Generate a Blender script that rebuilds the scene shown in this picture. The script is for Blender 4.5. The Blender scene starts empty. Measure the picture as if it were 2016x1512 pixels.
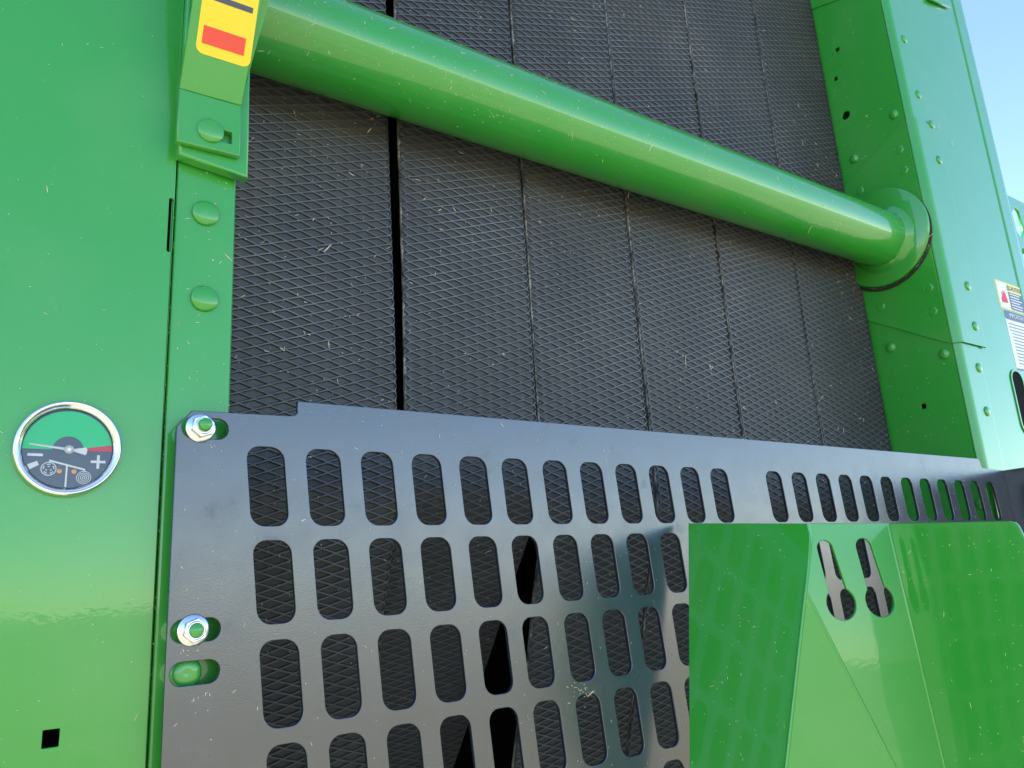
import bpy, bmesh, math, random
from mathutils import Vector, Matrix, noise
R = math.radians
scene = bpy.context.scene
col = scene.collection
random.seed(7)

# ------------------------------------------------------------------ camera, sky, sun, exposure
EYE = 1.62                                    # camera height above the ground
F = 1556.65                                   # focal length in photo pixels
AX = Vector((0.82194, 0.09313, 0.56191))      # machine axes seen from the camera (right, down, forward)
AY = Vector((-0.56637, 0.23816, 0.78899))
AZ = Vector((-0.06034, -0.96675, 0.24850))
cam_d = bpy.data.cameras.new('camera')
cam = bpy.data.objects.new('camera', cam_d)
col.objects.link(cam)
rt = Vector((AX.x, AY.x, AZ.x)); dn = Vector((AX.y, AY.y, AZ.y)); fw = Vector((AX.z, AY.z, AZ.z))
cam.matrix_world = Matrix(((rt.x, -dn.x, -fw.x, 0), (rt.y, -dn.y, -fw.y, 0), (rt.z, -dn.z, -fw.z, EYE), (0, 0, 0, 1)))
cam_d.sensor_width = 36; cam_d.lens = F / 2016 * 36
cam_d.clip_start = 0.02; cam_d.clip_end = 6000
scene.camera = cam

SUN_EL, SUN_AZ = 48, -50                       # behind the machine, so its front stands in shade
w = bpy.data.worlds.new('World'); scene.world = w; w.use_nodes = True
nt = w.node_tree
sky = nt.nodes.new('ShaderNodeTexSky'); sky.sky_type = 'NISHITA'; sky.sun_disc = False
sky.sun_elevation = R(SUN_EL); sky.sun_rotation = R(SUN_AZ); sky.altitude = 200; sky.air_density = 1.0; sky.dust_density = 0.1; sky.ozone_density = 2.5
bg = nt.nodes['Background']; bg.inputs['Strength'].default_value = 0.15
nt.links.new(sky.outputs[0], bg.inputs[0])
sun_d = bpy.data.lights.new('sun', 'SUN'); sun_d.energy = 5.0; sun_d.angle = R(0.5); sun_d.color = (1, .95, .87)
sun = bpy.data.objects.new('sun', sun_d); col.objects.link(sun)
sdir = Vector((math.sin(R(SUN_AZ)) * math.cos(R(SUN_EL)), math.cos(R(SUN_AZ)) * math.cos(R(SUN_EL)), math.sin(R(SUN_EL))))
sun.rotation_euler = sdir.to_track_quat('Z', 'Y').to_euler()
vs = scene.view_settings
vs.view_transform = 'Standard'; vs.look = 'None'; vs.gamma = 1; vs.use_curve_mapping = False
vs.exposure = 1.6

# ------------------------------------------------------------------ helpers
def ray(p):
    d = Vector((p[0] - 1008, p[1] - 756, F))
    return Vector((d.dot(AX), d.dot(AY), d.dot(AZ)))
def at_y(px, py, y): r = ray((px, py)); return r * (y / r.y)       # measured point on a plane parallel to the front
def at_x(px, py, x): r = ray((px, py)); return r * (x / r.x)
def at_plane(px, py, o, n): r = ray((px, py)); return r * (o.dot(n) / r.dot(n))

def node(m, t, **k):
    n = m.node_tree.nodes.new(t)
    for a, b in k.items():
        if hasattr(n, a): setattr(n, a, b)
    return n
def mat(name, c, rough=.5, metal=0, coat=0, coat_r=.05, spec=.5):
    m = bpy.data.materials.new(name); m.use_nodes = True
    b = m.node_tree.nodes['Principled BSDF']
    b.inputs['Base Color'].default_value = (*c, 1); b.inputs['Roughness'].default_value = rough
    b.inputs['Metallic'].default_value = metal; b.inputs['Coat Weight'].default_value = coat
    b.inputs['Coat Roughness'].default_value = coat_r; b.inputs['Specular IOR Level'].default_value = spec
    return m
def noise_node(m, scale, detail=4, rough=.55):
    tc = node(m, 'ShaderNodeTexCoord'); n = node(m, 'ShaderNodeTexNoise')
    n.inputs['Scale'].default_value = scale; n.inputs['Detail'].default_value = detail; n.inputs['Roughness'].default_value = rough
    m.node_tree.links.new(tc.outputs['Object'], n.inputs['Vector'])
    return n
def ramp(m, src, stops):
    r = node(m, 'ShaderNodeValToRGB')
    el = r.color_ramp.elements
    el[0].position, el[0].color = stops[0][0], (*stops[0][1], 1)
    el[1].position, el[1].color = stops[-1][0], (*stops[-1][1], 1)
    for p, c in stops[1:-1]:
        e = el.new(p); e.color = (*c, 1)
    m.node_tree.links.new(src, r.inputs[0])
    return r
def g(v): return (v, v, v)
def bump(m, src, dist, strength=1, target='Normal'):
    b = node(m, 'ShaderNodeBump'); b.inputs['Distance'].default_value = dist; b.inputs['Strength'].default_value = strength
    m.node_tree.links.new(src, b.inputs['Height'])
    bs = m.node_tree.nodes['Principled BSDF']
    m.node_tree.links.new(b.outputs[0], bs.inputs[target])
    return b
def paint(name, c, rough=.32, coat=1, coat_r=.018, peel=.00003):
    m = mat(name, c, rough, 0, coat, coat_r)
    m.node_tree.nodes['Principled BSDF'].inputs['Coat IOR'].default_value = 1.50
    L = m.node_tree.links; bs = m.node_tree.nodes['Principled BSDF']
    n1 = noise_node(m, 9, 5)                                          # thin film of dust, blotchy
    dusty = tuple(x * .94 + .03 * y for x, y in zip(c, (1, .9, .7)))
    r1 = ramp(m, n1.outputs['Fac'], [(.42, c), (.78, dusty)])
    n4 = noise_node(m, 420, 2)                                        # settled dust grains
    r4 = ramp(m, n4.outputs['Fac'], [(.70, g(0)), (.80, g(.55))])
    n5 = noise_node(m, 3, 3); r5 = ramp(m, n5.outputs['Fac'], [(.4, g(.15)), (.65, g(1))])
    mu = node(m, 'ShaderNodeMath', operation='MULTIPLY'); L.new(r4.outputs[0], mu.inputs[0]); L.new(r5.outputs[0], mu.inputs[1])
    mx = node(m, 'ShaderNodeMix', data_type='RGBA'); mx.inputs['B'].default_value = (.45, .44, .34, 1)
    L.new(mu.outputs[0], mx.inputs['Factor']); L.new(r1.outputs[0], mx.inputs['A']); L.new(mx.outputs['Result'], bs.inputs['Base Color'])
    n2 = noise_node(m, 26, 6)
    r2 = ramp(m, n2.outputs['Fac'], [(.40, g(coat_r)), (.75, g(coat_r + .06))])
    L.new(r2.outputs[0], bs.inputs['Coat Roughness'])
    n3 = noise_node(m, 240, 2)                                        # orange peel
    n6 = noise_node(m, 5, 2)                                          # slight waviness of the sheet
    ad = node(m, 'ShaderNodeMath', operation='MULTIPLY_ADD'); L.new(n6.outputs['Fac'], ad.inputs[0]); ad.inputs[1].default_value = 22; L.new(n3.outputs['Fac'], ad.inputs[2])
    bump(m, ad.outputs[0], peel, 1, 'Coat Normal')
    return m
M = {}
M['green'] = paint('green_paint', (.024, .30, .026))
M['black'] = mat('black_powder_coat', (.016, .017, .020), .33, spec=.62)
def dress_black(m):
    L = m.node_tree.links; bs = m.node_tree.nodes['Principled BSDF']
    n1 = noise_node(m, 14, 8, .65)
    r1 = ramp(m, n1.outputs['Fac'], [(.45, (.011, .017, .034)), (.62, (.015, .020, .036)), (.76, (.036, .036, .038))])
    L.new(r1.outputs[0], bs.inputs['Base Color'])
    n2 = noise_node(m, 38, 6)
    r2 = ramp(m, n2.outputs['Fac'], [(.35, g(.22)), (.66, g(.28)), (.74, g(.42))])
    L.new(r2.outputs[0], bs.inputs['Roughness'])
    n3 = noise_node(m, 900, 2); bump(m, n3.outputs['Fac'], .00006)
dress_black(M['black'])
M['black'].node_tree.nodes['Principled BSDF'].inputs['IOR'].default_value = 1.92
def rubber():
    m = mat('belt_rubber', (.032, .032, .034), .52, spec=.45)
    L = m.node_tree.links; bs = m.node_tree.nodes['Principled BSDF']
    n1 = noise_node(m, 6, 7, .65)
    r1 = ramp(m, n1.outputs['Fac'], [(.35, (.040, .041, .044)), (.55, (.050, .050, .052)), (.74, (.080, .074, .064))])
    L.new(r1.outputs[0], bs.inputs['Base Color'])
    n2 = noise_node(m, 420, 3); bump(m, n2.outputs['Fac'], .0002)
    return m
M['rubber'] = rubber()
M['crest'] = mat('worn_sheen_crest', (.085, .089, .098), .36, spec=.7)  # crests rubbed smooth; the pale bluish base also paints in sky sheen
def worn(m):
    L = m.node_tree.links; bs = m.node_tree.nodes['Principled BSDF']
    n1 = noise_node(m, 7, 6, .6)
    r1 = ramp(m, n1.outputs['Fac'], [(.35, (.050, .052, .058)), (.55, (.080, .084, .094)), (.70, (.125, .128, .138))])
    L.new(r1.outputs[0], bs.inputs['Base Color'])
worn(M['crest'])
def cord():
    m = mat('frayed_belt_edge', (.12, .10, .08), .85)
    L = m.node_tree.links; bs = m.node_tree.nodes['Principled BSDF']
    n1 = noise_node(m, 45, 5)
    r1 = ramp(m, n1.outputs['Fac'], [(.36, (.04, .039, .038)), (.50, (.19, .18, .165)), (.66, (.46, .43, .38))])
    L.new(r1.outputs[0], bs.inputs['Base Color'])
    n2 = noise_node(m, 500, 3); bump(m, n2.outputs['Fac'], .0008)
    return m
M['cord'] = cord()
M['inside'] = mat('interior_shade_black', (.012, .012, .012), .8, spec=.05)  # near-black base stands in for the shade inside the machine
M['chrome'] = mat('polished_steel', (.80, .80, .80), .13, 1)
M['zinc'] = mat('zinc_plated_steel', (.78, .80, .84), .24, 1)
M['yellow'] = mat('reflective_yellow', (.86, .62, .008), .35, coat=.5)
M['red'] = mat('reflective_red', (.80, .045, .02), .35, coat=.5)
M['navy'] = mat('print_navy', (.045, .055, .09), .4, coat=.4)
M['white'] = mat('print_white', (.80, .80, .80), .45)
M['greyprint'] = mat('print_grey', (.28, .29, .34), .5)
M['dialgreen'] = mat('dial_green', (.015, .62, .22), .5)
M['dialred'] = mat('dial_red', (.75, .03, .06), .5)
M['orange'] = mat('copper_rivet', (.85, .35, .10), .3, .6)
M['needle'] = mat('needle_white', (.75, .77, .77), .4)
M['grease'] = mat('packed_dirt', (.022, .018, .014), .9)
M['sunlit_lime'] = mat('sunlit_green_paint', (.16, .50, .02), .4, coat=.5)  # green with sunlight put into the colour: brighter and yellower
gl = mat('gauge_glass', (1, 1, 1), .02); gl.node_tree.nodes['Principled BSDF'].inputs['Transmission Weight'].default_value = 1
gl.node_tree.nodes['Principled BSDF'].inputs['IOR'].default_value = 1.3
M['glass'] = gl
def straw():
    m = mat('dry_straw', (.55, .44, .22), .7)
    L = m.node_tree.links; bs = m.node_tree.nodes['Principled BSDF']
    n1 = noise_node(m, 60, 2)
    r1 = ramp(m, n1.outputs['Fac'], [(.3, (.55, .42, .24)), (.5, (.76, .68, .48)), (.7, (.84, .80, .68))])
    L.new(r1.outputs[0], bs.inputs['Base Color'])
    return m
M['straw'] = straw()
def field():
    m = mat('stubble_field', (.40, .31, .15), .9)
    L = m.node_tree.links; bs = m.node_tree.nodes['Principled BSDF']
    n1 = noise_node(m, .6, 8, .7)
    r1 = ramp(m, n1.outputs['Fac'], [(.3, (.20, .19, .09)), (.5, (.32, .285, .18)), (.7, (.42, .375, .26))])
    L.new(r1.outputs[0], bs.inputs['Base Color'])
    return m
M['field'] = field()

def obj(name, verts, faces, m, parent=None, smooth=False, mats=None, fm=None):
    me = bpy.data.meshes.new(name)
    off = parent['_o'] if parent and '_o' in parent else None
    me.from_pydata([tuple(v) for v in verts], [], faces)
    return link(name, me, m, parent, smooth, mats, fm)
def link(name, me, m, parent=None, smooth=False, mats=None, fm=None):
    for k in ([m] if mats is None else mats): me.materials.append(M[k])
    if fm: me.polygons.foreach_set('material_index', fm)
    if smooth: me.polygons.foreach_set('use_smooth', [True] * len(me.polygons))
    me.update()
    o = bpy.data.objects.new(name, me); col.objects.link(o)
    if parent:
        o.parent = parent
        if parent.type == 'EMPTY': o.matrix_parent_inverse = Matrix.Translation(-parent.location)
        elif parent.matrix_parent_inverse: pass
    return o
def tag(o, label, cat, group=None, kind=None):
    o['label'] = label
    if cat: o['category'] = cat
    if group: o['group'] = group
    if kind: o['kind'] = kind
    return o
def thing(name, loc, label, cat, group=None):
    e = bpy.data.objects.new(name, None); col.objects.link(e); e.location = loc
    e.empty_display_size = .05
    return tag(e, label, cat, group)
def struct(o): o['kind'] = 'structure'; return o

def frame(o, u, v):                             # plane frame: columns u, v, n
    u = Vector(u).normalized(); v = Vector(v); v = (v - u * v.dot(u)).normalized(); n = u.cross(v)
    return Matrix(((u.x, v.x, n.x, o[0]), (u.y, v.y, n.y, o[1]), (u.z, v.z, n.z, o[2]), (0, 0, 0, 1)))
def plate_mesh(name, outer, holes, th, mtx, bev=.0004, res=1):
    """sheet cut from a 2D outline with holes; front face at w = 0, sheet lies behind it (w < 0)"""
    cu = bpy.data.curves.new(name, 'CURVE'); cu.dimensions = '2D'; cu.fill_mode = 'BOTH'
    cu.extrude = max(th / 2 - bev, .00005); cu.bevel_depth = bev; cu.bevel_resolution = res; cu.offset = -bev
    for loop in [outer] + list(holes):
        sp = cu.splines.new('POLY'); sp.points.add(len(loop) - 1); sp.use_cyclic_u = True
        for p, q in zip(sp.points, loop): p.co = (q[0], q[1], 0, 1)
    o = bpy.data.objects.new(name, cu); col.objects.link(o)
    dg = bpy.context.evaluated_depsgraph_get()
    me = bpy.data.meshes.new_from_object(o.evaluated_get(dg))
    bpy.data.objects.remove(o); bpy.data.curves.remove(cu)
    me.materials.clear()
    me.transform(mtx @ Matrix.Translation((0, 0, -th / 2)))
    me.name = name
    return me
def plate(name, outer, holes, th, mtx, m, parent=None, bev=.0004, res=1):
    return link(name, plate_mesh(name, outer, holes, th, mtx, bev, res), m, parent)
def rrect(cx, cy, hw, hh, r, n=6, skew=0, rot=0):
    pts = []
    for qx, qy, a0 in ((1, 1, 0), (-1, 1, 90), (-1, -1, 180), (1, -1, 270)):
        for i in range(n + 1):
            a = R(a0 + 90 * i / n)
            pts.append((qx * (hw - r) + r * math.cos(a), qy * (hh - r) + r * math.sin(a)))
    c, s = math.cos(rot), math.sin(rot)
    return [(cx + x * c - y * s - skew * y, cy + x * s + y * c) for x, y in pts]
def circ(cx, cy, r, n=24): return [(cx + r * math.cos(2 * math.pi * i / n), cy + r * math.sin(2 * math.pi * i / n)) for i in range(n)]
def lathe(name, prof, mtx, m, parent=None, n=32, smooth=True, closed=False, cap=False):
    """profile of (radius, height) turned about the local third axis"""
    V, Fc = [], []
    for r, h in prof:
        for i in range(n):
            a = 2 * math.pi * i / n
            V.append(mtx @ Vector((r * math.cos(a), r * math.sin(a), h)))
    k = len(prof)
    for j in range(k if closed else k - 1):
        for i in range(n):
            a, b = j * n + i, j * n + (i + 1) % n
            c, d = ((j + 1) % k) * n + (i + 1) % n, ((j + 1) % k) * n + i
            Fc.append((a, b, c, d))
    if cap: Fc.append(tuple(range((k - 1) * n, k * n)))
    return obj(name, V, Fc, m, parent, smooth)
def sweep_profile(name, prof, z0, z1, m, parent, th=.003, smooth=True):
    """bent sheet: an open profile of (x, y) drawn up in z"""
    V, Fc = [], []
    q = [prof[0]]
    for a, b in zip(prof, prof[1:]):                     # support loops keep the flats truly flat when shaded smooth
        d = Vector(b) - Vector(a)
        if d.length > .008: q += [tuple(Vector(a) + d.normalized() * .001), tuple(Vector(b) - d.normalized() * .001)]
        q.append(b)
    prof = q
    N = len(prof)
    nor = []
    for i in range(N):
        a = Vector(prof[max(i - 1, 0)]); b = Vector(prof[min(i + 1, N - 1)]); t = (b - a).normalized(); nor.append(Vector((-t.y, t.x)))
    loop = [Vector(p) for p in prof] + [Vector(prof[i]) + nor[i] * th for i in reversed(range(N))]
    for z in (z0, z1): V += [(p.x, p.y, z) for p in loop]
    K = len(loop)
    for i in range(K): Fc.append((i, (i + 1) % K, K + (i + 1) % K, K + i))
    o = obj(name, V, Fc, m, parent)
    for f in o.data.polygons:
        i = f.index
        if smooth and i not in (N - 1, K - 1): f.use_smooth = True
    return o
def face_front(p): return frame(p, (1, 0, 0), (0, 0, 1))       # local third axis = -Y, towards the viewer
def face_left(p): return frame(p, (0, -1, 0), (0, 0, 1))       # local third axis = -X
def rivet(mtx, r, h, parent, name='rivet', m='green'):
    pr = [(r * 1.0, -.0005), (r, .0006)]
    for i in range(1, 8):
        a = R(90 * i / 8); pr.append((r * math.cos(a), .0006 + h * math.sin(a)))
    pr.append((0.00001, .0006 + h))
    return lathe(name, pr, mtx, m, parent, 28)
def box(name, c, h, m, parent=None, bev=.0015):
    bm = bmesh.new(); bmesh.ops.create_cube(bm, size=2)
    bmesh.ops.scale(bm, vec=h, verts=bm.verts); bmesh.ops.translate(bm, vec=c, verts=bm.verts)
    if bev: bmesh.ops.bevel(bm, geom=bm.edges[:], offset=bev, segments=2, profile=.5, affect='EDGES')
    me = bpy.data.meshes.new(name); bm.to_mesh(me); bm.free()
    return link(name, me, m, parent)

YF = .600          # front faces of the side frames
YB = .745          # front run of the belts
YG = .583          # guard plate
XL, XR = .164, 1.343   # inner walls of the chamber

# ------------------------------------------------------------------ ground, and a dark housing added to keep out the sun
gb = bmesh.new(); bmesh.ops.create_grid(gb, x_segments=2, y_segments=2, size=2500)
gm = bpy.data.meshes.new('ground'); gb.to_mesh(gm); gb.free(); gm.transform(Matrix.Translation((0, 0, -EYE)))
struct(link('ground', gm, 'field'))
TOP = 1.62
hs = thing('shade_housing', (.67, 1.4, -.6), 'dark housing added behind the rubber belts to block sun and darken the gaps', 'housing')
box('shade_back', (.67, 2.02, .5), (1.05, .01, 1.11), 'inside', hs)
box('shade_roof', (.67, 1.42, TOP), (1.05, .61, .01), 'inside', hs)
box('shade_side', (-.385, 1.32, .5), (.01, .70, 1.11), 'inside', hs)
box('shade_side', (1.725, 1.35, .5), (.01, .67, 1.11), 'inside', hs)
box('shade_floor', (.67, 1.45, -.62), (1.05, .57, .01), 'inside', hs)

# ------------------------------------------------------------------ left side frame
lf = thing('side_frame', (0, YF, -.7), 'broad green side frame with riveted edge strip left of the belts', 'side frame', 'side frames of the baler')
sq = at_y(100, 1454, YF - .002)
slot_c = at_y(341, 443, YF - .002)
XS = .1175
pm = face_front((0, YF - .002, 0))
gz = at_y(136, 881, YF - .002)
plate('outer_panel', [(-.38, -.75), (XS - .0012, -.75), (XS - .0012, TOP), (-.38, TOP)],
      [rrect(sq.x, sq.z, .0046, .0052, .0005, 2), rrect(XS - .0036, slot_c.z, .0015, .0225, .0014, 4), circ(gz.x, gz.z, .026, 40)], .003, pm, 'green', lf, bev=.0007, res=2)
sweep_profile('panel_return', [(XS - .0012, YF + .0012), (XS - .0008, YF + .0025), (XS - .0006, YF + .006), (XS - .0005, YF + .05)], -.75, TOP, 'green', lf, .0015)
sweep_profile('edge_strip', [(XS + .0002, YF + .05), (XS + .0001, YF + .0016), (XS + .0006, YF + .0004), (XS + .0015, YF), (XL - .004, YF), (XL - .0012, YF + .0012), (XL, YF + .004), (XL, YF + .5)], -.75, TOP, 'green', lf, .003)
for p in ((405, 420), (403, 588)):
    rivet(face_front(at_y(*p, YF - .001)), .0104, .0034, lf)
# gauge well
lathe('gauge_well', [(.026, -.004), (.026, -.04), (.0001, -.04)], face_front((gz.x, YF, gz.z)), 'inside', lf)

# welded stud bosses seen in the guard's mounting slots
for p, k in (((395, 842), 1), ((380, 1241), 1), ((381, 1325), 0)):
    c = at_y(*p, YG)
    if k: continue
    lathe('welded_boss', [(.0105, 0), (.0105, .010), (.0085, .0125), (.004, .0135), (.0001, .013)], face_front((c.x - .0035, YF, c.z)), 'green', lf, 20)

# ------------------------------------------------------------------ right side frame
rf = thing('side_frame', (1.5, YF, -.7), 'green side frame right of the belts with riveted gusset and warning labels', 'side frame', 'side frames of the baler')
bx = XR
holes = []
for p in ((1648, 98), (1645, 155), (1818, 800)):
    q = at_x(*p, bx); holes.append(rrect(-q.y, q.z, .0043, .0043, .0004, 2))
q = at_x(1665, 227, bx); holes.append(circ(-q.y, q.z, .0085, 28))
CR = .012
plate('inner_wall', [(-1.0, -.75), (-YF - CR, -.75), (-YF - CR, TOP), (-1.0, TOP)], holes, .004, face_left((bx, 0, 0)), 'green', rf)
prof = [(bx + CR - CR * math.cos(R(a)), YF + CR - CR * math.sin(R(a))) for a in range(0, 91, 10)]
prof = [(bx, YF + CR + .0002)] + prof[1:] + [(1.4085, YF), (1.4100, YF + .0012), (1.4115, YF + .0016), (1.6300, YF + .0016)]
sweep_profile('front_flange', prof, -.75, TOP, 'green', rf, .003)
sweep_profile('outer_lip', [(1.6305, YF + .0050), (1.6325, YF + .0035), (1.6345, YF + .0010), (1.637, YF), (1.674, YF), (1.682, YF + .002), (1.687, YF + .008), (1.688, YF + .08), (1.70, YF + .12), (1.70, YF + .5)], -.75, TOP, 'green', rf, .003)
# gusset wrapped over the corner
GT = .0035
pts = [at_x(*p, bx - GT) for p in ((1805, 222), (1640, 392))] + [at_x(1705, 630, bx - GT), at_x(1886, 672, bx - GT)]
zt, zb = pts[0].z, pts[3].z
pts[0].y = pts[3].y = YF + CR - .0005
pl = [(-p.y, p.z) for p in pts]
tsl = (pl[1][1] - pl[0][1]) / (pl[1][0] - pl[0][0])
pl[1] = (-.9, pl[0][1] + tsl * (-.9 - pl[0][0])); bsl = (pl[2][1] - pl[3][1]) / (pl[2][0] - pl[3][0]); pl[2] = (-.9, pl[3][1] + bsl * (-.9 - pl[3][0]))
plate('gusset_plate', pl, [], GT - .0004, face_left((bx - GT, 0, 0)), 'green', rf, bev=.0006)
gp = [(bx - GT + .0005, YF + CR)] + [(bx + CR - (CR + GT) * math.cos(R(a)), YF + CR - (CR + GT) * math.sin(R(a))) for a in range(0, 91, 10)][1:] + [(1.430, YF - GT), (1.4315, YF - GT + .001), (1.432, YF - .0003)]
sweep_profile('gusset_bend', gp, zb, zt, 'green', rf, .003)
def plug(mtx, r):
    return lathe('plug', [(r + .0006, -.0002), (r + .0005, .0004), (r + .0001, .00045), (r - .0004, .0001), (r - .0009, .0001), (r - .0013, .0006), (r - .003, .00075), (.00001, .0008)], mtx, 'green', rf, 28)
for p in ((1770, 295), (1779, 335), (1828, 567), (1733, 603), (1836, 613), (1692, 375)):
    plug(face_left(at_x(*p, bx - GT)), .0085)
for p in ((1760, 226), (1682, 313)): rivet(face_left(at_x(*p, bx)), .0085, .005, rf)
for p in ((1754, 684), (1859, 697), (1930, 992)): rivet(face_left(at_x(*p, bx)), .0088, .0055, rf)
for p in ((1780, 77), (1808, 186), (1927, 724), (1943, 810), (1760, -10)): rivet(face_front(at_y(*p, YF)), .0085, .0032, rf)
for p in ((1834, 245), (1849, 315), (1905, 563), (1920, 642)): rivet(face_front(at_y(*p, YF - GT)), .0085, .0032, rf)
# upper overlapping sheet and small shelf at the top of the frame
q = at_x(1592, 20, bx - .003); q2 = at_x(1640, 2, bx - .003)
sl = (q2.z - q.z) / (-q2.y + q.y)
plate('upper_sheet', [(-1, q.z + sl * (-1 + q.y)), (-YF - CR, q.z + sl * (-YF - CR + q.y)), (-YF - CR, TOP), (-1, TOP)], [], .0026, face_left((bx - .003, 0, 0)), 'green', rf)
q = at_y(1832, -2, YF - .006); q2 = at_y(1873, 15, YF - .006)
plate('shelf_bracket', [(q.x, q.z), (q2.x, q2.z), (q2.x, q2.z + .2), (q.x, q.z + .2)], [], .005, face_front((0, YF - .006, 0)), 'green', rf, bev=.001)
# rounded opening low on the outer face (its shade painted as a flat dark plate inside a rim)
q = at_y(2003, 790, YF)
lathe_m = face_front((q.x + .0205, YF, q.z))
plate('access_cover', rrect(0, 0, .0245, .0605, .0225, 8), [rrect(0, 0, .0205, .0565, .0185, 8)], .002, face_front((q.x + .0205, YF - .0005, q.z)), 'green', rf, bev=.0003)
plate('opening_shade', rrect(0, 0, .0205, .0565, .0185, 8), [], .0008, face_front((q.x + .0205, YF + .0008, q.z)), 'inside', rf, bev=.0002)

def text_mesh(name, s, size, mtx, m, parent):
    cu = bpy.data.curves.new(name, 'FONT'); cu.body = s; cu.size = size; cu.align_x = 'CENTER'; cu.align_y = 'CENTER'; cu.extrude = .00005; cu.resolution_u = 2
    o = bpy.data.objects.new(name, cu); col.objects.link(o)
    me = bpy.data.meshes.new_from_object(o.evaluated_get(bpy.context.evaluated_depsgraph_get()))
    bpy.data.objects.remove(o); bpy.data.curves.remove(cu)
    me.materials.clear(); me.transform(mtx); me.name = name
    return link(name, me, m, parent)
YL = YF + .0016
a = at_y(1957, 549, YL); b = at_y(1974, 604, YL)
LW, LH = .110, .056
def lm(cx, cz, k): return face_front((a.x + cx, YL - .0003 * k, a.z - cz))
lab = plate('caution_label', rrect(0, 0, LW / 2, LH / 2, .003), [], .0003, lm(LW / 2, LH / 2, 1), 'yellow', rf, bev=.00003)
lab['label'] = 'yellow bordered caution label with red hazard picture'
plate('picture_field', rrect(0, 0, .0195, LH / 2 - .003, .001), [], .0002, lm(.023, LH / 2, 2), 'white', lab, bev=.00002)
plate('text_field', rrect(0, 0, .0305, .0175, .001), [], .0002, lm(.0755, .0355, 2), 'navy', lab, bev=.00002)
plate('hazard_picture', [(-.011, -.012), (.012, -.010), (.012, .000), (.009, .003), (.009, .012), (.006, .012), (.005, .004), (.002, .013), (-.001, .013), (-.001, .004), (-.006, .010), (-.008, .009), (-.006, .001), (-.012, -.003)], [], .0002, lm(.023, LH / 2 + .004, 3), 'dialred', lab, bev=.00002)
text_mesh('heading', '\u26a0CAUTION' if False else 'CAUTION', .0125, lm(.080, .0095, 3), 'navy', lab)
plate('warning_triangle', [(-.006, -.005), (.006, -.005), (0, .006)], [[(-.0035, -.0036), (.0035, -.0036), (0, .0034)]], .0002, lm(.048, .0095, 3), 'navy', lab, bev=.00002)
for i in range(6):
    wd = random.uniform(.017, .026)
    plate('text_line', rrect(0, 0, wd, .0010, .0003, 1), [], .0002, lm(.049 + wd, .0215 + i * .0055, 3), 'white', lab, bev=.00002)
lab = plate('notice_label', rrect(0, 0, LW / 2, .058, .006), [], .0003, lm(LW / 2 + .010, LH + .003 + .058, 1), 'white', rf, bev=.00003)
lab['label'] = 'white notice label with dark blue heading bar'
plate('heading_bar', rrect(0, 0, LW / 2, .0085, .005), [], .0002, lm(LW / 2 + .010, LH + .0115, 2), 'navy', lab, bev=.00002)
plate('footer_bar', rrect(0, 0, LW / 2 - .002, .002, .001), [], .0002, lm(LW / 2 + .010, LH + .116, 2), 'navy', lab, bev=.00002)
text_mesh('heading', 'IMPORTANT', .0125, lm(LW / 2 + .006, LH + .0115, 3), 'white', lab)
for i in range(13):
    wd = random.uniform(.036, .047); ind = .006 if i < 3 else .013
    plate('text_line', rrect(0, 0, wd, .0011, .0003, 1), [], .0002, lm(.011 + ind + wd, LH + .028 + i * .0063, 2), 'greyprint', lab, bev=.00002)

# ------------------------------------------------------------------ green shield standing further off at the right edge
bgd = thing('rear_shield', (3.0, .95, -.7), 'green slotted shield far behind the right side frame against the sky', 'shield')
YS = 1.0
o_ = at_y(1988, 388, YS)
def sp(px, py): q = at_y(px, py, YS); return (q.x, q.z)
def quad(ps): return [sp(*p) for p in ps]
sh_h = [quad([(1993, 418), (1999, 408), (2006, 416), (2016, 452), (2012, 468), (2003, 456)]), quad([(2012, 490), (2022, 486), (2040, 560), (2028, 570)])]
plate('shield_panel', quad([(1960, 372), (2100, 440), (2160, 900), (1990, 900)]), sh_h, .01, face_front((0, YS, 0)), 'green', bgd, bev=.003, res=2)
plate('inner_panel', quad([(1985, 452), (2060, 470), (2060, 500), (1990, 482)]), [], .004, face_front((0, YS + .03, 0)), 'sunlit_lime', bgd)

# ------------------------------------------------------------------ rubber belts
PX, PS = .0298, .0107
def profile(kind):
    """(y, z) run of a belt: straight down, then bending away into the machine"""
    if kind == 0: ctl = [(.745, TOP), (.745, .13), (.747, .09), (.757, .055), (.770, .017), (.785, -.025), (.797, -.07), (.824, -.145), (.850, -.225), (.885, -.34), (.93, -.50)]
    else: ctl = [(.745, TOP), (.745, .13), (.749, .10), (.768, .068), (.800, .025), (.840, -.030), (.890, -.100), (.945, -.18), (1.05, -.32), (1.13, -.43), (1.17, -.50)]
    return [Vector((0, y, z)) for y, z in ctl]
def resample(ctl):
    pts = [ctl[0]]
    P = ctl
    for i in range(1, len(P) - 2):                    # Catmull-Rom through the lower points
        for t in range(8):
            t /= 8
            a, b, c, d = P[i - 1] if i > 1 else P[1] * 2 - P[2], P[i], P[i + 1], P[i + 2]
            pts.append(.5 * ((2 * b) + (c - a) * t + (2 * a - 5 * b + 4 * c - d) * t * t + (3 * b - a - 3 * c + d) * t ** 3))
    pts += [P[-2], P[-1]]
    return pts
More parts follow.
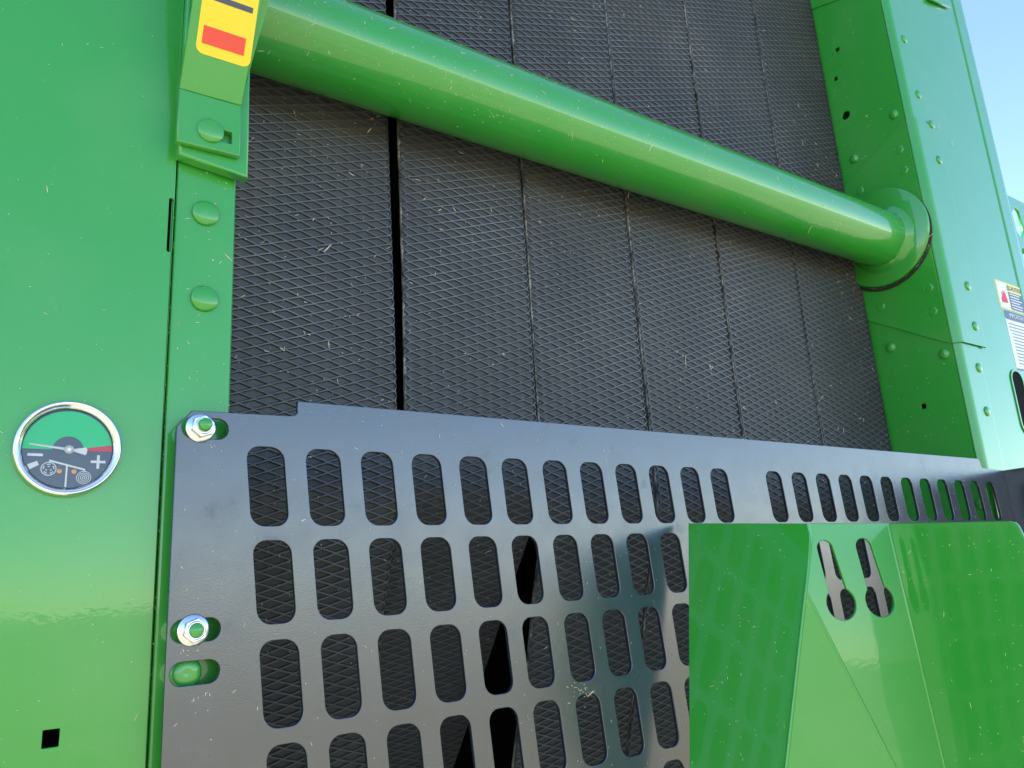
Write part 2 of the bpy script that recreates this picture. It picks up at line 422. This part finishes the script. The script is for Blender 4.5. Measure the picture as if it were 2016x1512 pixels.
def make_belt(name, x0, x1, kind, seed):
    pts = resample(profile(kind))
    L = [0]
    for i in range(1, len(pts)): L.append(L[-1] + (pts[i] - pts[i - 1]).length)
    T = L[-1]
    rnd = random.Random(seed); ph = rnd.random() * PX; ps = rnd.random() * PS; sk = rnd.uniform(-.004, .004)
    import bisect
    def pos(x, s, h):
        s = min(max(s, 0), T - 1e-6); i = bisect.bisect_right(L, s) - 1; i = min(i, len(pts) - 2)
        t = (s - L[i]) / (L[i + 1] - L[i])
        p = pts[i].lerp(pts[i + 1], t)
        # smooth normal
        t0 = (pts[min(i + 1, len(pts) - 1)] - pts[i]).normalized(); t1 = (pts[min(i + 2, len(pts) - 1)] - pts[min(i + 1, len(pts) - 2)]).normalized()
        tt = t0.lerp(t1, t).normalized()
        n = Vector((0, tt.z, -tt.y))                     # towards the viewer
        wob = .0008 * math.sin(s * 5.1 + seed * 2.1) + .0006 * math.sin(s * 13 + seed)
        return Vector((x + wob, p.y, p.z)) + n * h
    V, Fc, fm = [], [], []
    s_top = .30                                          # patterned from just above the picture downwards
    nj = int((T - s_top) / PS)
    for j in range(nj):
        for half in (0, 1):
            sc = s_top + (j + half * .5) * PS + ps
            for i in range(-1, int((x1 - x0) / PX) + 2):
                xc = x0 - ph + (i + half * .5) * PX
                if xc < x0 - PX * .46 or xc > x1 + PX * .46: continue
                jit = rnd.uniform(-.02, .02)
                base = len(V)
                for k, h in ((1.0, 0), (.885, -.00015), (.70 + jit, -.0021)):
                    for dx, ds in ((1, 0), (0, 1), (-1, 0), (0, -1)):
                        kk = k if dx else k - (.06 if k < 1 else 0)
                        x = min(max(xc + dx * kk * PX / 2, x0), x1)
                        V.append(pos(x, sc + ds * kk * PS / 2, h))
                for r in (0, 4):
                    for e in range(4): Fc.append((base + r + e, base + r + (e + 1) % 4, base + r + 4 + (e + 1) % 4, base + r + 4 + e)); fm.append(2 if r == 0 else 0)
                Fc.append((base + 8, base + 9, base + 10, base + 11)); fm.append(0)
    # carcass: sides, back, plain upper run
    n = 420; base = len(V)
    for i in range(n + 1):
        s = T * i / n; hi = -.0018
        j1, j2 = rnd.uniform(-.0007, .0004), rnd.uniform(-.0004, .0007)
        for x, h in ((x0, hi), (x0 + j1, -.0045), (x0 + j1 * .4 + .0006, -.0072), (x1 - .0006, -.0072), (x1 + j2, -.0045), (x1, hi)):
            V.append(pos(x, s, h))
    for i in range(n):
        for e in range(6):
            a, b = base + i * 6 + e, base + i * 6 + (e + 1) % 6
            if e == 5 and T * (i + .5) / n > s_top + PS * 2: continue
            Fc.append((a, b, b + 6, a + 6)); fm.append(1 if e in (0, 1, 3, 4) else 0)
    o = obj(name, V, Fc, None, None, mats=['rubber', 'cord', 'crest'], fm=fm)
    return o, pos
BELTS = [(.187, .3765, 0), (.389, .5645, 1), (.570, .7500, 0), (.7545, .9390, 0), (.9440, 1.1385, 0), (1.1412, 1.3385, 0)]
BL = ['leftmost black diamond tread belt beside the green edge strip', 'second black belt from the left, right of the wide dark gap', 'third black diamond tread belt from the left edge strip',
      'fourth black diamond tread belt from the left edge strip', 'fifth black belt from the left, next to the rightmost belt', 'rightmost black diamond tread belt against the right green inner wall']
belt_pos = []
for i, (a0, a1, kd) in enumerate(BELTS):
    o, ps_ = make_belt('rubber_belt', a0, a1, kd, i + 3)
    V_, F_ = [], []; rn_ = random.Random(i)
    for j in range(700):                                  # rope-like frayed cord along the cut edge
        s_ = .30 + 1.45 * j / 700; c_ = ps_(a0, s_, -.0016); k_ = .0011 * rn_.uniform(.5, 1.5)
        ox, oy = rn_.uniform(-.0004, .0003), rn_.uniform(-.0003, .0003)
        for e in range(5):
            an = 2 * math.pi * e / 5 + j * .5
            V_.append(c_ + Vector((math.cos(an) * k_ + ox, math.sin(an) * k_ + oy, 0)))
    for j in range(699):
        for e in range(5): F_.append((j * 5 + e, j * 5 + (e + 1) % 5, j * 5 + 5 + (e + 1) % 5, j * 5 + 5 + e))
    if i: obj('frayed_edge', V_, F_, 'cord', o)
    tag(o, BL[i], 'belt', 'rubber baler belts running side by side'); belt_pos.append(ps_)

# ------------------------------------------------------------------ cross tube with end flange and strap
TY, TZ, TR = .688, .5672, .0503
tb = thing('cross_tube', (.2, TY, TZ), 'thick glossy green steel tube crossing in front of the belts with decalled strap', 'tube')
mx = frame((0, TY, TZ), (0, 1, 0), (0, 0, 1))          # third axis = +X
lathe('tube', [(TR, .172), (TR, XR - .012)], mx, 'green', tb, 96)
lathe('weld_bead', [(TR + .0002, XR - .026), (TR + .0025, XR - .0245), (TR + .006, XR - .020), (TR + .0095, XR - .0165), (TR + .0105, XR - .0150)], mx, 'green', tb, 64)
wb = tb.children[-1]
for v in wb.data.vertices:
    k = noise.noise(v.co * 140) * .0007 + noise.noise(v.co * 420) * .0003
    d = Vector((0, v.co.y - TY, v.co.z - TZ)).normalized(); v.co += d * k + Vector((k * .5, 0, 0))
fy, fz = .693, .574
mf = frame((0, fy, fz), (0, 1, 0), (0, 0, 1))
FR = .0905
lathe('end_flange', [(.03, XR - .0150), (FR - .0015, XR - .0150), (FR, XR - .0138), (FR, XR - .0075)], mf, 'green', tb, 72)
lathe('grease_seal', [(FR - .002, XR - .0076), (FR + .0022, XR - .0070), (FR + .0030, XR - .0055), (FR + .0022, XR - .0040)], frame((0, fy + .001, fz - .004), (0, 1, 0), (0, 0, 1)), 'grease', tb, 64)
# strap: lower pad (vertical) and upper leaf leaning forward, seen with its side web
def S(px, py, y): return at_y(px, py, y)
YP = .580
p_bl, p_br = S(372, 283, YP), S(470, 306, YP)
p_ml, p_mr = S(362, 176, YP), S(481, 210, YP)
xl0, xr0 = (p_bl.x + p_ml.x) / 2, (p_br.x + p_mr.x) / 2
xl0, xr0 = .1122, .1600
z_b, z_m = (p_bl.z + p_br.z) / 2, (p_ml.z + p_mr.z) / 2
TH = .006
pad_o = [(xl0, z_b), (xr0, z_b), (xr0, z_m), (xl0, z_m)]
rc = S(443, 268, YP)
plate('strap_pad', pad_o, [rrect(rc.x - .0065, rc.z, .012, .0052, .0004, 2)], TH, face_front((0, YP, 0)), 'green', tb, bev=.0008)
rivet(face_front(S(415, 258, YP - .0004)), .0102, .0034, tb, 'rivet')
LEAN = R(24)
up = Vector((0, -math.sin(LEAN), math.cos(LEAN)))
ml = frame((0, YP, z_m), (1, 0, 0), up)
H2 = .22
leaf = plate('strap_leaf', [(xl0, 0), (xr0 + .0003, 0), (xr0 + .0102, H2), (xl0 + .004, H2)], [], TH, ml, 'green', tb, bev=.0008)
# pad backing block
yb0 = YP + TH + .0005
k1, k2 = S(352, 302, yb0), S(489, 350, yb0)
plate('backing_block', [(k1.x, k1.z), (k2.x, k2.z), (xr0 + .0085, z_m + .02), (xr0 + .0085, z_m + .3), (k1.x + .002, z_m + .3)], [], YF - yb0 - .001, face_front((0, yb0, 0)), 'green', tb, bev=.002, res=3)
plate('backing_leaf', [(xl0 + .004, .004), (xr0 + .0012, .004), (xr0 + .0150, .11), (xr0 + .028, H2), (xl0 + .004, H2)], [], .003, ml @ Matrix.Translation((0, 0, -.0085)), 'green', tb, bev=.0008)
ln = ml.to_3x3().col[2].copy()
def on_leaf(px, py, k=0): q = at_plane(px, py, Vector((0, YP, z_m)), ln); d = ml.inverted() @ q; return (d.x, d.y)
dl, dr = on_leaf(384, 100), on_leaf(492, 128)
dz = on_leaf(440, 119)[1]

def lml(k): return ml @ Matrix.Translation((0, 0, .0003 * k))
cx = (dl[0] + dr[0]) / 2; hw = (dr[0] - dl[0]) / 2
dec = plate('reflector_decal', rrect(cx, dz + .075, hw, .075, .006, 6), [], .0003, lml(1), 'yellow', leaf, bev=.00003)
dec['label'] = 'yellow decal with red block and dark bar'
rl, rr_, rt_, rb_ = on_leaf(399, 67)[0], on_leaf(482, 92)[0], on_leaf(402, 49)[1], on_leaf(397, 84)[1]
plate('red_block', rrect((rl + rr_) / 2, (rt_ + rb_) / 2, (rr_ - rl) / 2, (rt_ - rb_) / 2, .0002, 1), [], .0002, lml(2), 'red', leaf, bev=.00002)
b0 = on_leaf(455, 8)
plate('dark_bar', rrect(cx + .001, b0[1] + .0005, hw * .78, .0022, .0002, 1), [], .0002, lml(2), 'navy', leaf, bev=.00002)

# ------------------------------------------------------------------ slotted guard
gd = thing('slotted_guard', (.7, YG, -.5), 'black sheet steel guard with rows of slots bolted across the belts', 'guard')
def G(px, py): q = at_y(px, py, YG); return (q.x, q.z)
ZB = -.42
xe = G(1975, 925)[0]
nx, nz_ = G(586, 790); n2 = G(575, 819)
outer = [(G(348, 840)[0], G(348, 840)[1]), G(378, 808), (n2[0] - .001, n2[1]), (n2[0] + .0025, n2[1] + .0008), (n2[0] + .0045, n2[1] + .003), (nx, n2[1] + .006), (nx, nz_)]
tr = G(1925, 903); outer += [tr, (tr[0] + .003, tr[1] - .001), (tr[0] + .005, tr[1] - .005), (tr[0] + .006, G(1940, 921)[1] + .002), (tr[0] + .009, G(1943, 922)[1]), (xe + .0014, G(1975, 926)[1]), (xe + .0014, ZB), (outer[0][0], ZB)]
ratios = [.322, .399, .477, .555, .634, .710, .789, .866, .944, 1.023, 1.102, 1.182, 1.345, 1.427, 1.509, 1.590, 1.670, 1.752, 1.838, 1.920, 2.001, 2.084, 2.164, 2.246]
hl = []
for r_i, zr in enumerate((.1432, .0245, -.0955, -.2150, -.3350, -.4550, -.575)):
    for c in ratios:
        w_ = .0242 if c < 1.3 else .0245
        hl.append(rrect((c + .0104 * r_i) * YG, zr * YG, w_ * YG, .0503 * YG, .0100, 7, skew=.085))
mslots = [(402, 843), (383, 1241), (381, 1325)]
ns = []
for p in mslots:
    q = G(*p); hl.append(rrect(q[0] + .001, q[1], .0162, .0076, .0075, 8)); ns.append(q)
plate('guard_plate', outer, hl, .004, face_front((0, YG, 0)), 'black', gd, bev=.0005, res=2)
# top edge lip folded back
t0, t1 = Vector((nx + .001, YG + .0042, nz_ - .0004)), Vector((tr[0], YG + .0042, tr[1] - .0004))
# outward end bracket at the right
eb = [(-YG - .0035, G(1975, 926)[1]), (-YG + .24, G(1975, 926)[1] + .002), (-YG + .24, ZB), (-YG - .0035, ZB)]
plate('end_bracket', eb, [], .004, face_left((xe + .0015, 0, 0)), 'black', gd, bev=.0008)
# flange nuts on green studs
def hexa(r): return [(r * math.cos(R(60 * i + 20)), r * math.sin(R(60 * i + 20))) for i in range(6)]
for i, p in enumerate(((395, 843), (380, 1241))):
    q = G(*p); mtx = face_front((q[0], YG, q[1]))
    nut = lathe('flange_nut', [(.0050, .0001), (.0103, .0001), (.0106, .0006), (.0104, .0014), (.0090, .0024), (.0060, .0030)], mtx, 'zinc', gd, 40)
    plate('hex_body', hexa(.0082), [circ(0, 0, .0045, 20)], .0060, mtx @ Matrix.Translation((0, 0, .0088)), 'zinc', nut, bev=.0006, res=2)
    lathe('nut_collar', [(.0062, .0086), (.0060, .0098), (.0050, .0102), (.0046, .0096)], mtx, 'zinc', nut, 24)
    L_ = .0165 if i == 0 else .0115
    V_ = [(.0044, -.016), (.0044, L_ - .0010), (.0036, L_ - .0002), (.00001, L_)]
    lathe('stud', V_, mtx, 'green', nut, 24)
    if i == 0: lathe('thread_end', [(.0047, .009), (.0047, .0128), (.0045, .0131)], mtx, 'zinc', nut, 24)

# ------------------------------------------------------------------ folded green cover plate at lower right
cv = thing('cover_plate', (.75, .43, -.45), 'folded bright green cover plate with two keyhole slots in front of guard', 'cover plate')
YM = .437
tilt = R(3.5)
mo = at_y(1592, 1030, YM)
fh = Vector((-.40, -.9165, 0))                         # the face looks a little to the left
mn = fh * math.cos(tilt) + Vector((0, 0, math.sin(tilt)))
mu = Vector((.9165, -.40, 0)); mv = mn.cross(mu)
mm = frame(mo, mu, mv)
def onm(px, py): d = mm.inverted() @ at_plane(px, py, mo, mn); return (d.x, d.y)
def W(px, py): return at_plane(px, py, mo, mn)
B, B1, T0, T1, C0, C1 = (1592, 1030), (1598, 1065), (1588, 1165), (1860, 1700), (1749, 1030), (1906, 1700)
def keyhole(c1, c2, r1, r2):
    a, b = Vector(onm(*c1)), Vector(onm(*c2)); d = (b - a).normalized(); ang = math.atan2(d.y, d.x)
    pts = []
    for i in range(13): t = ang + R(90 + 180 * i / 12); pts.append((a.x + r1 * math.cos(t), a.y + r1 * math.sin(t)))
    half = math.asin(min(.99, r1 * 1.12 / r2))
    for i in range(33): t = ang + math.pi + half + (2 * math.pi - 2 * half) * i / 32; pts.append((b.x + r2 * math.cos(t), b.y + r2 * math.sin(t)))
    return pts
kh = [keyhole((1625, 1081), (1657, 1188), .0078, .0141), keyhole((1701, 1077), (1733, 1182), .0078, .0141)]
CT = .003
plate('front_face', [onm(*p) for p in (B, C0, C1, T1, T0, B1)], kh, CT, mm, 'green', cv, bev=.0006)
def poly_plate(name, P, m='green'):
    o = P[0]; u = (P[1] - P[0]).normalized(); n = (P[1] - P[0]).cross(P[-1] - P[0]).normalized()
    if n.dot(o) > 0: n = -n
    v = n.cross(u); mt = frame(o, u, v)
    inv = mt.inverted()
    return plate(name, [(lambda d: (d.x, d.y))(inv @ p) for p in P], [], CT, mt, m, cv, bev=.0006)
A0 = at_y(1355, 1030, YG - .012)
wB, wB1, wT0 = W(*B), W(*B1), W(*T0)
# wing runs from the guard forward to the front face: plane through A0, wB, wT0
ln_ = (wB - A0).cross(wT0 - A0).normalized()
A1 = at_plane(1358, 1700, A0, ln_); B2 = at_plane(1529, 1700, A0, ln_)
poly_plate('left_wing', [A0, wB, wB1, wT0, B2, A1])
wT1 = W(*T1)
poly_plate('folded_gore', [wT0, wT1, B2])
# right wing comes towards the viewer
wC0, wC1 = W(*C0), W(*C1)
D0 = at_y(1990, 1027, .2985)
rn = (D0 - wC0).cross(wC1 - wC0).normalized()
def onr(px, py): return at_plane(px, py, wC0, rn)
poly_plate('right_wing', [wC0, onr(1985, 1026), onr(1997, 1028), onr(2004, 1034), onr(2020, 1066), onr(2200, 1420), onr(2200, 1700), wC1])
def fold(a, b, r, back):
    d = (b - a); m_ = frame(a - back, (1, 0, .01) if abs(d.normalized().x) < .8 else (0, 1, 0), (0, 0, 1))
    z = d.normalized(); u = z.orthogonal().normalized(); v = z.cross(u)
    mt = Matrix(((u.x, v.x, z.x, a.x - back.x), (u.y, v.y, z.y, a.y - back.y), (u.z, v.z, z.z, a.z - back.z), (0, 0, 0, 1)))
    lathe('bend', [(r, 0), (r, d.length)], mt, 'green', cv, 16)
fb = Vector((0, -.0011, 0))
fold(wB, wB1, .0016, fb); fold(wB1, wT0, .0016, fb); fold(wT0, B2, .0016, fb); fold(wT0, wT1, .0016, fb); fold(wC0, wC1, .0016, fb)

# ------------------------------------------------------------------ pressure gauge
pg = thing('pressure_gauge', (gz.x, YF, gz.z - .05), 'round chrome rimmed gauge with green and red dial on left panel', 'gauge')
gl_, gr_ = at_y(32, 881, YF - .008), at_y(241, 881, YF - .008)
GR = (gr_.x - gl_.x) / 2 * 1.045; gc = (gl_ + gr_) / 2
gc = at_y(136, 881, YF - .008)

gmx = face_front((gc.x, YF, gc.z))
lathe('bezel', [(GR * .97, .002), (GR * .995, .003), (GR, .005), (GR * .985, .0078), (GR * .955, .0092), (GR * .935, .0094), (GR * .90, .0088), (GR * .835, .0060), (GR * .822, .0052)], gmx, 'chrome', pg, 96)
DR = GR * .825
DH = .0036
dial = lathe('dial', [(DR, DH - .002), (DR, DH), (.00001, DH)], gmx, 'navy', pg, 64, smooth=False)
def gm_(k): return gmx @ Matrix.Translation((0, 0, DH + .00012 * k + .0003))
def mark(name, outer, m, k=1, holes=()): return plate(name, [(x * DR, y * DR) for x, y in outer], [[(x * DR, y * DR) for x, y in h] for h in holes], .0003, gm_(k), m, dial, bev=.00002)
def n_(x, y): return ((x - 845) / 645, -(y - 723) / 552)
def sector(a0, a1, r0, r1, c=(0, -.04), n=40):
    return [(c[0] + r1 * math.cos(R(a0 + (a1 - a0) * i / n)), c[1] + r1 * math.sin(R(a0 + (a1 - a0) * i / n))) for i in range(n + 1)] + [(c[0] + r0 * math.cos(R(a1 - (a1 - a0) * i / n)), c[1] + r0 * math.sin(R(a1 - (a1 - a0) * i / n))) for i in range(n + 1)]
mark('green_zone', sector(9.5, 180, .345, .99), 'dialgreen')
mark('red_zone', sector(.3, 9.2, .39, .985, n=8), 'dialred')
mark('minus_sign', [n_(288, 843), n_(498, 843), n_(498, 808), n_(288, 808)], 'white')
mark('plus_sign', [n_(1180, 912), n_(1268, 912), n_(1268, 992), n_(1308, 992), n_(1308, 912), n_(1397, 912), n_(1397, 878), n_(1308, 878), n_(1308, 800), n_(1268, 800), n_(1268, 878), n_(1180, 878)], 'white')
mark('tilted_block', [n_(295, 960), n_(335, 1025), n_(455, 962), n_(425, 908)], 'white')
mark('balance_stem', [n_(832, 1255), n_(857, 1255), n_(857, 955), n_(832, 955)], 'white')
mark('balance_beam', [n_(592, 925), n_(604, 925), n_(604, 912), n_(1096, 1022), n_(1096, 1040), n_(1106, 1040), n_(1106, 1000), n_(592, 885)], 'white', 2)
c1 = n_(592, 1012); mark('loose_bale_ring', circ(*c1, .170, 40), 'white', 1, [circ(*c1, .152, 40)])
for k_, rr, cnt in ((0, .115, 5), (1, .058, 3)):
    for i in range(cnt): mark('loose_bale_dash', sector(i * 360 / cnt + 70, i * 360 / cnt + 112, rr - .010, rr + .010, c1, 6), 'white')
c2 = n_(1095, 1120)
for rr in (.165, .122, .079, .038): mark('dense_bale_ring', circ(*c2, rr, 40), 'white', 1, [circ(*c2, rr - .014, 40)])
for p in ((742, 1040), (950, 1040)):
    c = n_(*p)
    lathe('dial_rivet', [(.058 * DR, 0), (.058 * DR, .0003), (.046 * DR, .0004), (.040 * DR, .0003), (.030 * DR, .0008), (.00001, .0010)], gm_(1) @ Matrix.Translation((c[0] * DR, c[1] * DR, 0)), 'orange', dial, 20)
hb = Vector(n_(857, 738))
tip = Vector(n_(295, 680)); d = (tip - hb).normalized(); pr = Vector((-d.y, d.x))
tl = hb - d * .40
nd = plate('needle', [tuple((p) * DR) for p in (hb + pr * .035, tip + pr * .012, tip - pr * .012, hb - pr * .035, hb - d * .1 - pr * .03, tl - pr * .115 - d * -.03, tl - pr * .06, tl + pr * .06, tl + pr * .085 + d * .03, hb - d * .1 + pr * .03)], [], .0004, gm_(6), 'needle', pg, bev=.00005)
lathe('needle_hub', [(.11 * DR, 0), (.105 * DR, .0007), (.05 * DR, .0008), (.045 * DR, .0012), (.00001, .0013)], gm_(6) @ Matrix.Translation((hb.x * DR, hb.y * DR, 0)), 'needle', nd, 28)
lathe('glass', [(DR, .0052), (DR, .0058), (.00001, .0058), (.00001, .0052), (DR, .0052)], gmx, 'glass', pg, 64, smooth=False)

# ------------------------------------------------------------------ chaff and straw bits lying on everything
def chaff(name, spots, label):
    V, Fc = [], []
    for p, n, L_, r_ in spots:
        n = n.normalized()
        u = n.orthogonal().normalized(); v = n.cross(u)
        a = random.uniform(0, 2 * math.pi); t = (u * math.cos(a) + v * math.sin(a)); s = n.cross(t)
        bend = random.uniform(-.35, .35) * L_; lift = random.uniform(0, .25) * L_
        b0 = len(V)
        for i, f in enumerate((-.5, -.12, .22, .5)):
            c = p + t * (f * L_) + s * (bend * (f * f - .1)) + n * (lift * max(0, f) + r_ * .5)
            k = r_ * (1 if i in (1, 2) else .55)
            V += [c + s * k, c - s * k, c + n * k * .9]
        for i in range(3):
            for e in range(3):
                x, y = b0 + i * 3 + e, b0 + i * 3 + (e + 1) % 3
                Fc.append((x, y, y + 3, x + 3))
        Fc += [(b0 + 2, b0 + 1, b0), (b0 + 9, b0 + 10, b0 + 11)]
    o = obj(name, V, Fc, 'straw'); tag(o, label, 'chaff', None, 'stuff')
    return o
def size():
    k = random.random()
    if k < .74: return random.uniform(.0009, .0021), random.uniform(.00018, .00036)
    if k < .96: return random.uniform(.0021, .0052), random.uniform(.00018, .00036)
    if k < .993: return random.uniform(.005, .010), random.uniform(.00025, .0005)
    return random.uniform(.012, .022), random.uniform(.0003, .0006)
sp_ = []
up_b = Vector((0, -1, 0))
for i in range(4200):
    k = random.randrange(6); a0, a1, kd = BELTS[k]
    x = random.uniform(a0 + .002, a1 - .002); s = random.uniform(.34, 1.72)
    if noise.noise(Vector((x * 5, s * 4, 1))) < random.uniform(-.7, .25): continue
    p = belt_pos[k](x, s, random.choice((0, 0, -.001))); p2 = belt_pos[k](x, s, 1)
    sp_.append((p, p2 - p, *size()))
for px, py, n_b, L_ in ((645, 490, 2, .020), (838, 388, 4, .005), (1135, 62, 7, .003), (1400, 722, 12, .006), (1648, 634, 6, .003), (868, 408, 5, .006), (620, 430, 4, .005), (1258, 600, 4, .004),
                        (1530, 415, 3, .007), (700, 620, 5, .008), (560, 690, 6, .006), (650, 680, 6, .008), (598, 655, 6, .005), (945, 30, 3, .007), (1680, 520, 3, .012), (1740, 540, 4, .008), (1470, 800, 4, .006), (1700, 830, 6, .009), (1340, 700, 3, .006), (990, 690, 3, .007)):
    for i in range(max(1, n_b // 3)):
        q = at_y(px + random.gauss(0, 4), py + random.gauss(0, 4), YB - .0003)
        sp_.append((q, Vector((random.gauss(0, .3), -1, random.gauss(0, .3))), L_ * random.uniform(.5, 1.0), random.uniform(.0003, .0006)))
chaff('belt_chaff', sp_, 'pale chaff and straw bits stuck in the belt treads')
sp_ = []
def in_slot(x, z):
    for r_i, zr in enumerate((.1432, .0245, -.0955, -.2150, -.3350, -.4550, -.575)):
        dz_ = z - zr * YG
        if abs(dz_) > .031: continue
        for c in ratios:
            if abs(x - (c + .0104 * r_i) * YG + .085 * dz_) < .0150: return True
    return False
for i in range(1100):
    x = random.uniform(.125, 1.28); z = random.uniform(-.30, .145)
    if in_slot(x, z) or any(abs(x - q[0]) < .02 and abs(z - q[1]) < .013 for q in ns): continue
    if x > .20 and x < .21 and z > .12: continue
    L_, r_ = size(); sp_.append((Vector((x, YG - .0002, z)), up_b, min(L_ * .6, .005), r_ * .72))
for i in range(26):                                     # tuft caught between two slots
    q = G(1145 + random.gauss(0, 13), 1362 + random.gauss(0, 10)); L_, r_ = size()
    sp_.append((Vector((q[0], YG - .0003, q[1])), up_b + Vector((random.gauss(0, .5), 0, random.gauss(0, .5))), L_ * 1.0, r_ * .8))
for q in ns:
    for i in range(5):
        L_, r_ = size(); sp_.append((Vector((q[0] + random.uniform(-.010, .016), YG - .0003, q[1] - random.uniform(.0115, .017))), up_b, min(L_, .002), r_ * .7))
for i in range(160):
    k = random.random(); L_, r_ = size(); sp_.append((Vector((nx + (tr[0] - nx) * k, YG + .002, nz_ + (tr[1] - nz_) * k)), Vector((0, -.3, 1)), min(L_, .005), r_ * .8))
chaff('guard_chaff', sp_, 'pale chaff specks scattered over the black guard')
sp_ = []
for i in range(150):
    sp_.append((Vector((random.uniform(-.1, XS - .008), YF - .0022, random.uniform(-.12, .62))), up_b, *[k * .62 for k in size()]))
for i in range(70): sp_.append((Vector((random.uniform(XS + .006, XL - .004), YF - .0002, random.uniform(.15, .42))), up_b, *[k * .8 for k in size()]))
for i in range(60): sp_.append((Vector((XS + random.uniform(-.001, .001), YF + .001, random.uniform(-.1, .45))), up_b, *[k * .7 for k in size()]))
chaff('panel_chaff', [q for q in sp_ if (q[0] - Vector((gc.x, YF, gc.z))).length > GR * 1.02 and (abs(q[0].x - sq.x) > .009 or abs(q[0].z - sq.z) > .009)], 'few pale chaff specks on the left green panel')
sp_ = []
for i in range(520):
    x = random.uniform(.20, XR - .03); a = R(random.gauss(195, 32))
    n = Vector((0, math.cos(a), math.sin(a)))
    sp_.append((Vector((x, TY, TZ)) + n * TR, n, *[k * .9 for k in size()]))
for i in range(90):
    a = R(random.gauss(-125, 28)); n = Vector((0, math.cos(a), math.sin(a)))
    sp_.append((Vector((XR - random.uniform(.004, .008), fy, fz)) + n * (FR + random.uniform(.001, .004)), Vector((-1, 0, 0)), *[k * .8 for k in size()]))
chaff('tube_chaff', sp_, 'pale chaff specks sticking to the green cross tube')
sp_ = []
for i in range(150):
    sp_.append((Vector((bx - .0002 if True else 0, random.uniform(.62, .74), random.uniform(.1, 1.1))), Vector((-1, 0, 0)), *[k * .9 for k in size()]))
for i in range(60): sp_.append((Vector((random.uniform(1.36, 1.6), YF, random.uniform(.2, 1.1))), up_b, *[k * .7 for k in size()]))
chaff('frame_chaff', sp_, 'pale chaff specks on the right green frame')
sp_ = []
for i in range(90):
    q = onr(random.uniform(1770, 2016), random.uniform(1035, 1512)); sp_.append((q, -rn if rn.dot(q) > 0 else rn, *[k * .6 for k in size()]))
for i in range(80):
    q = at_plane(random.uniform(1360, 1545), random.uniform(1040, 1512), A0, ln_); sp_.append((q, -ln_ if ln_.dot(q) > 0 else ln_, *[k * .6 for k in size()]))
chaff('cover_chaff', sp_, 'few pale chaff specks on the green cover plate')

# ------------------------------------------------------------------ stand the machine on the ground
for o in list(col.objects):
    if o.parent is None and o.type in {'MESH', 'EMPTY'}: o.location.z += EYE
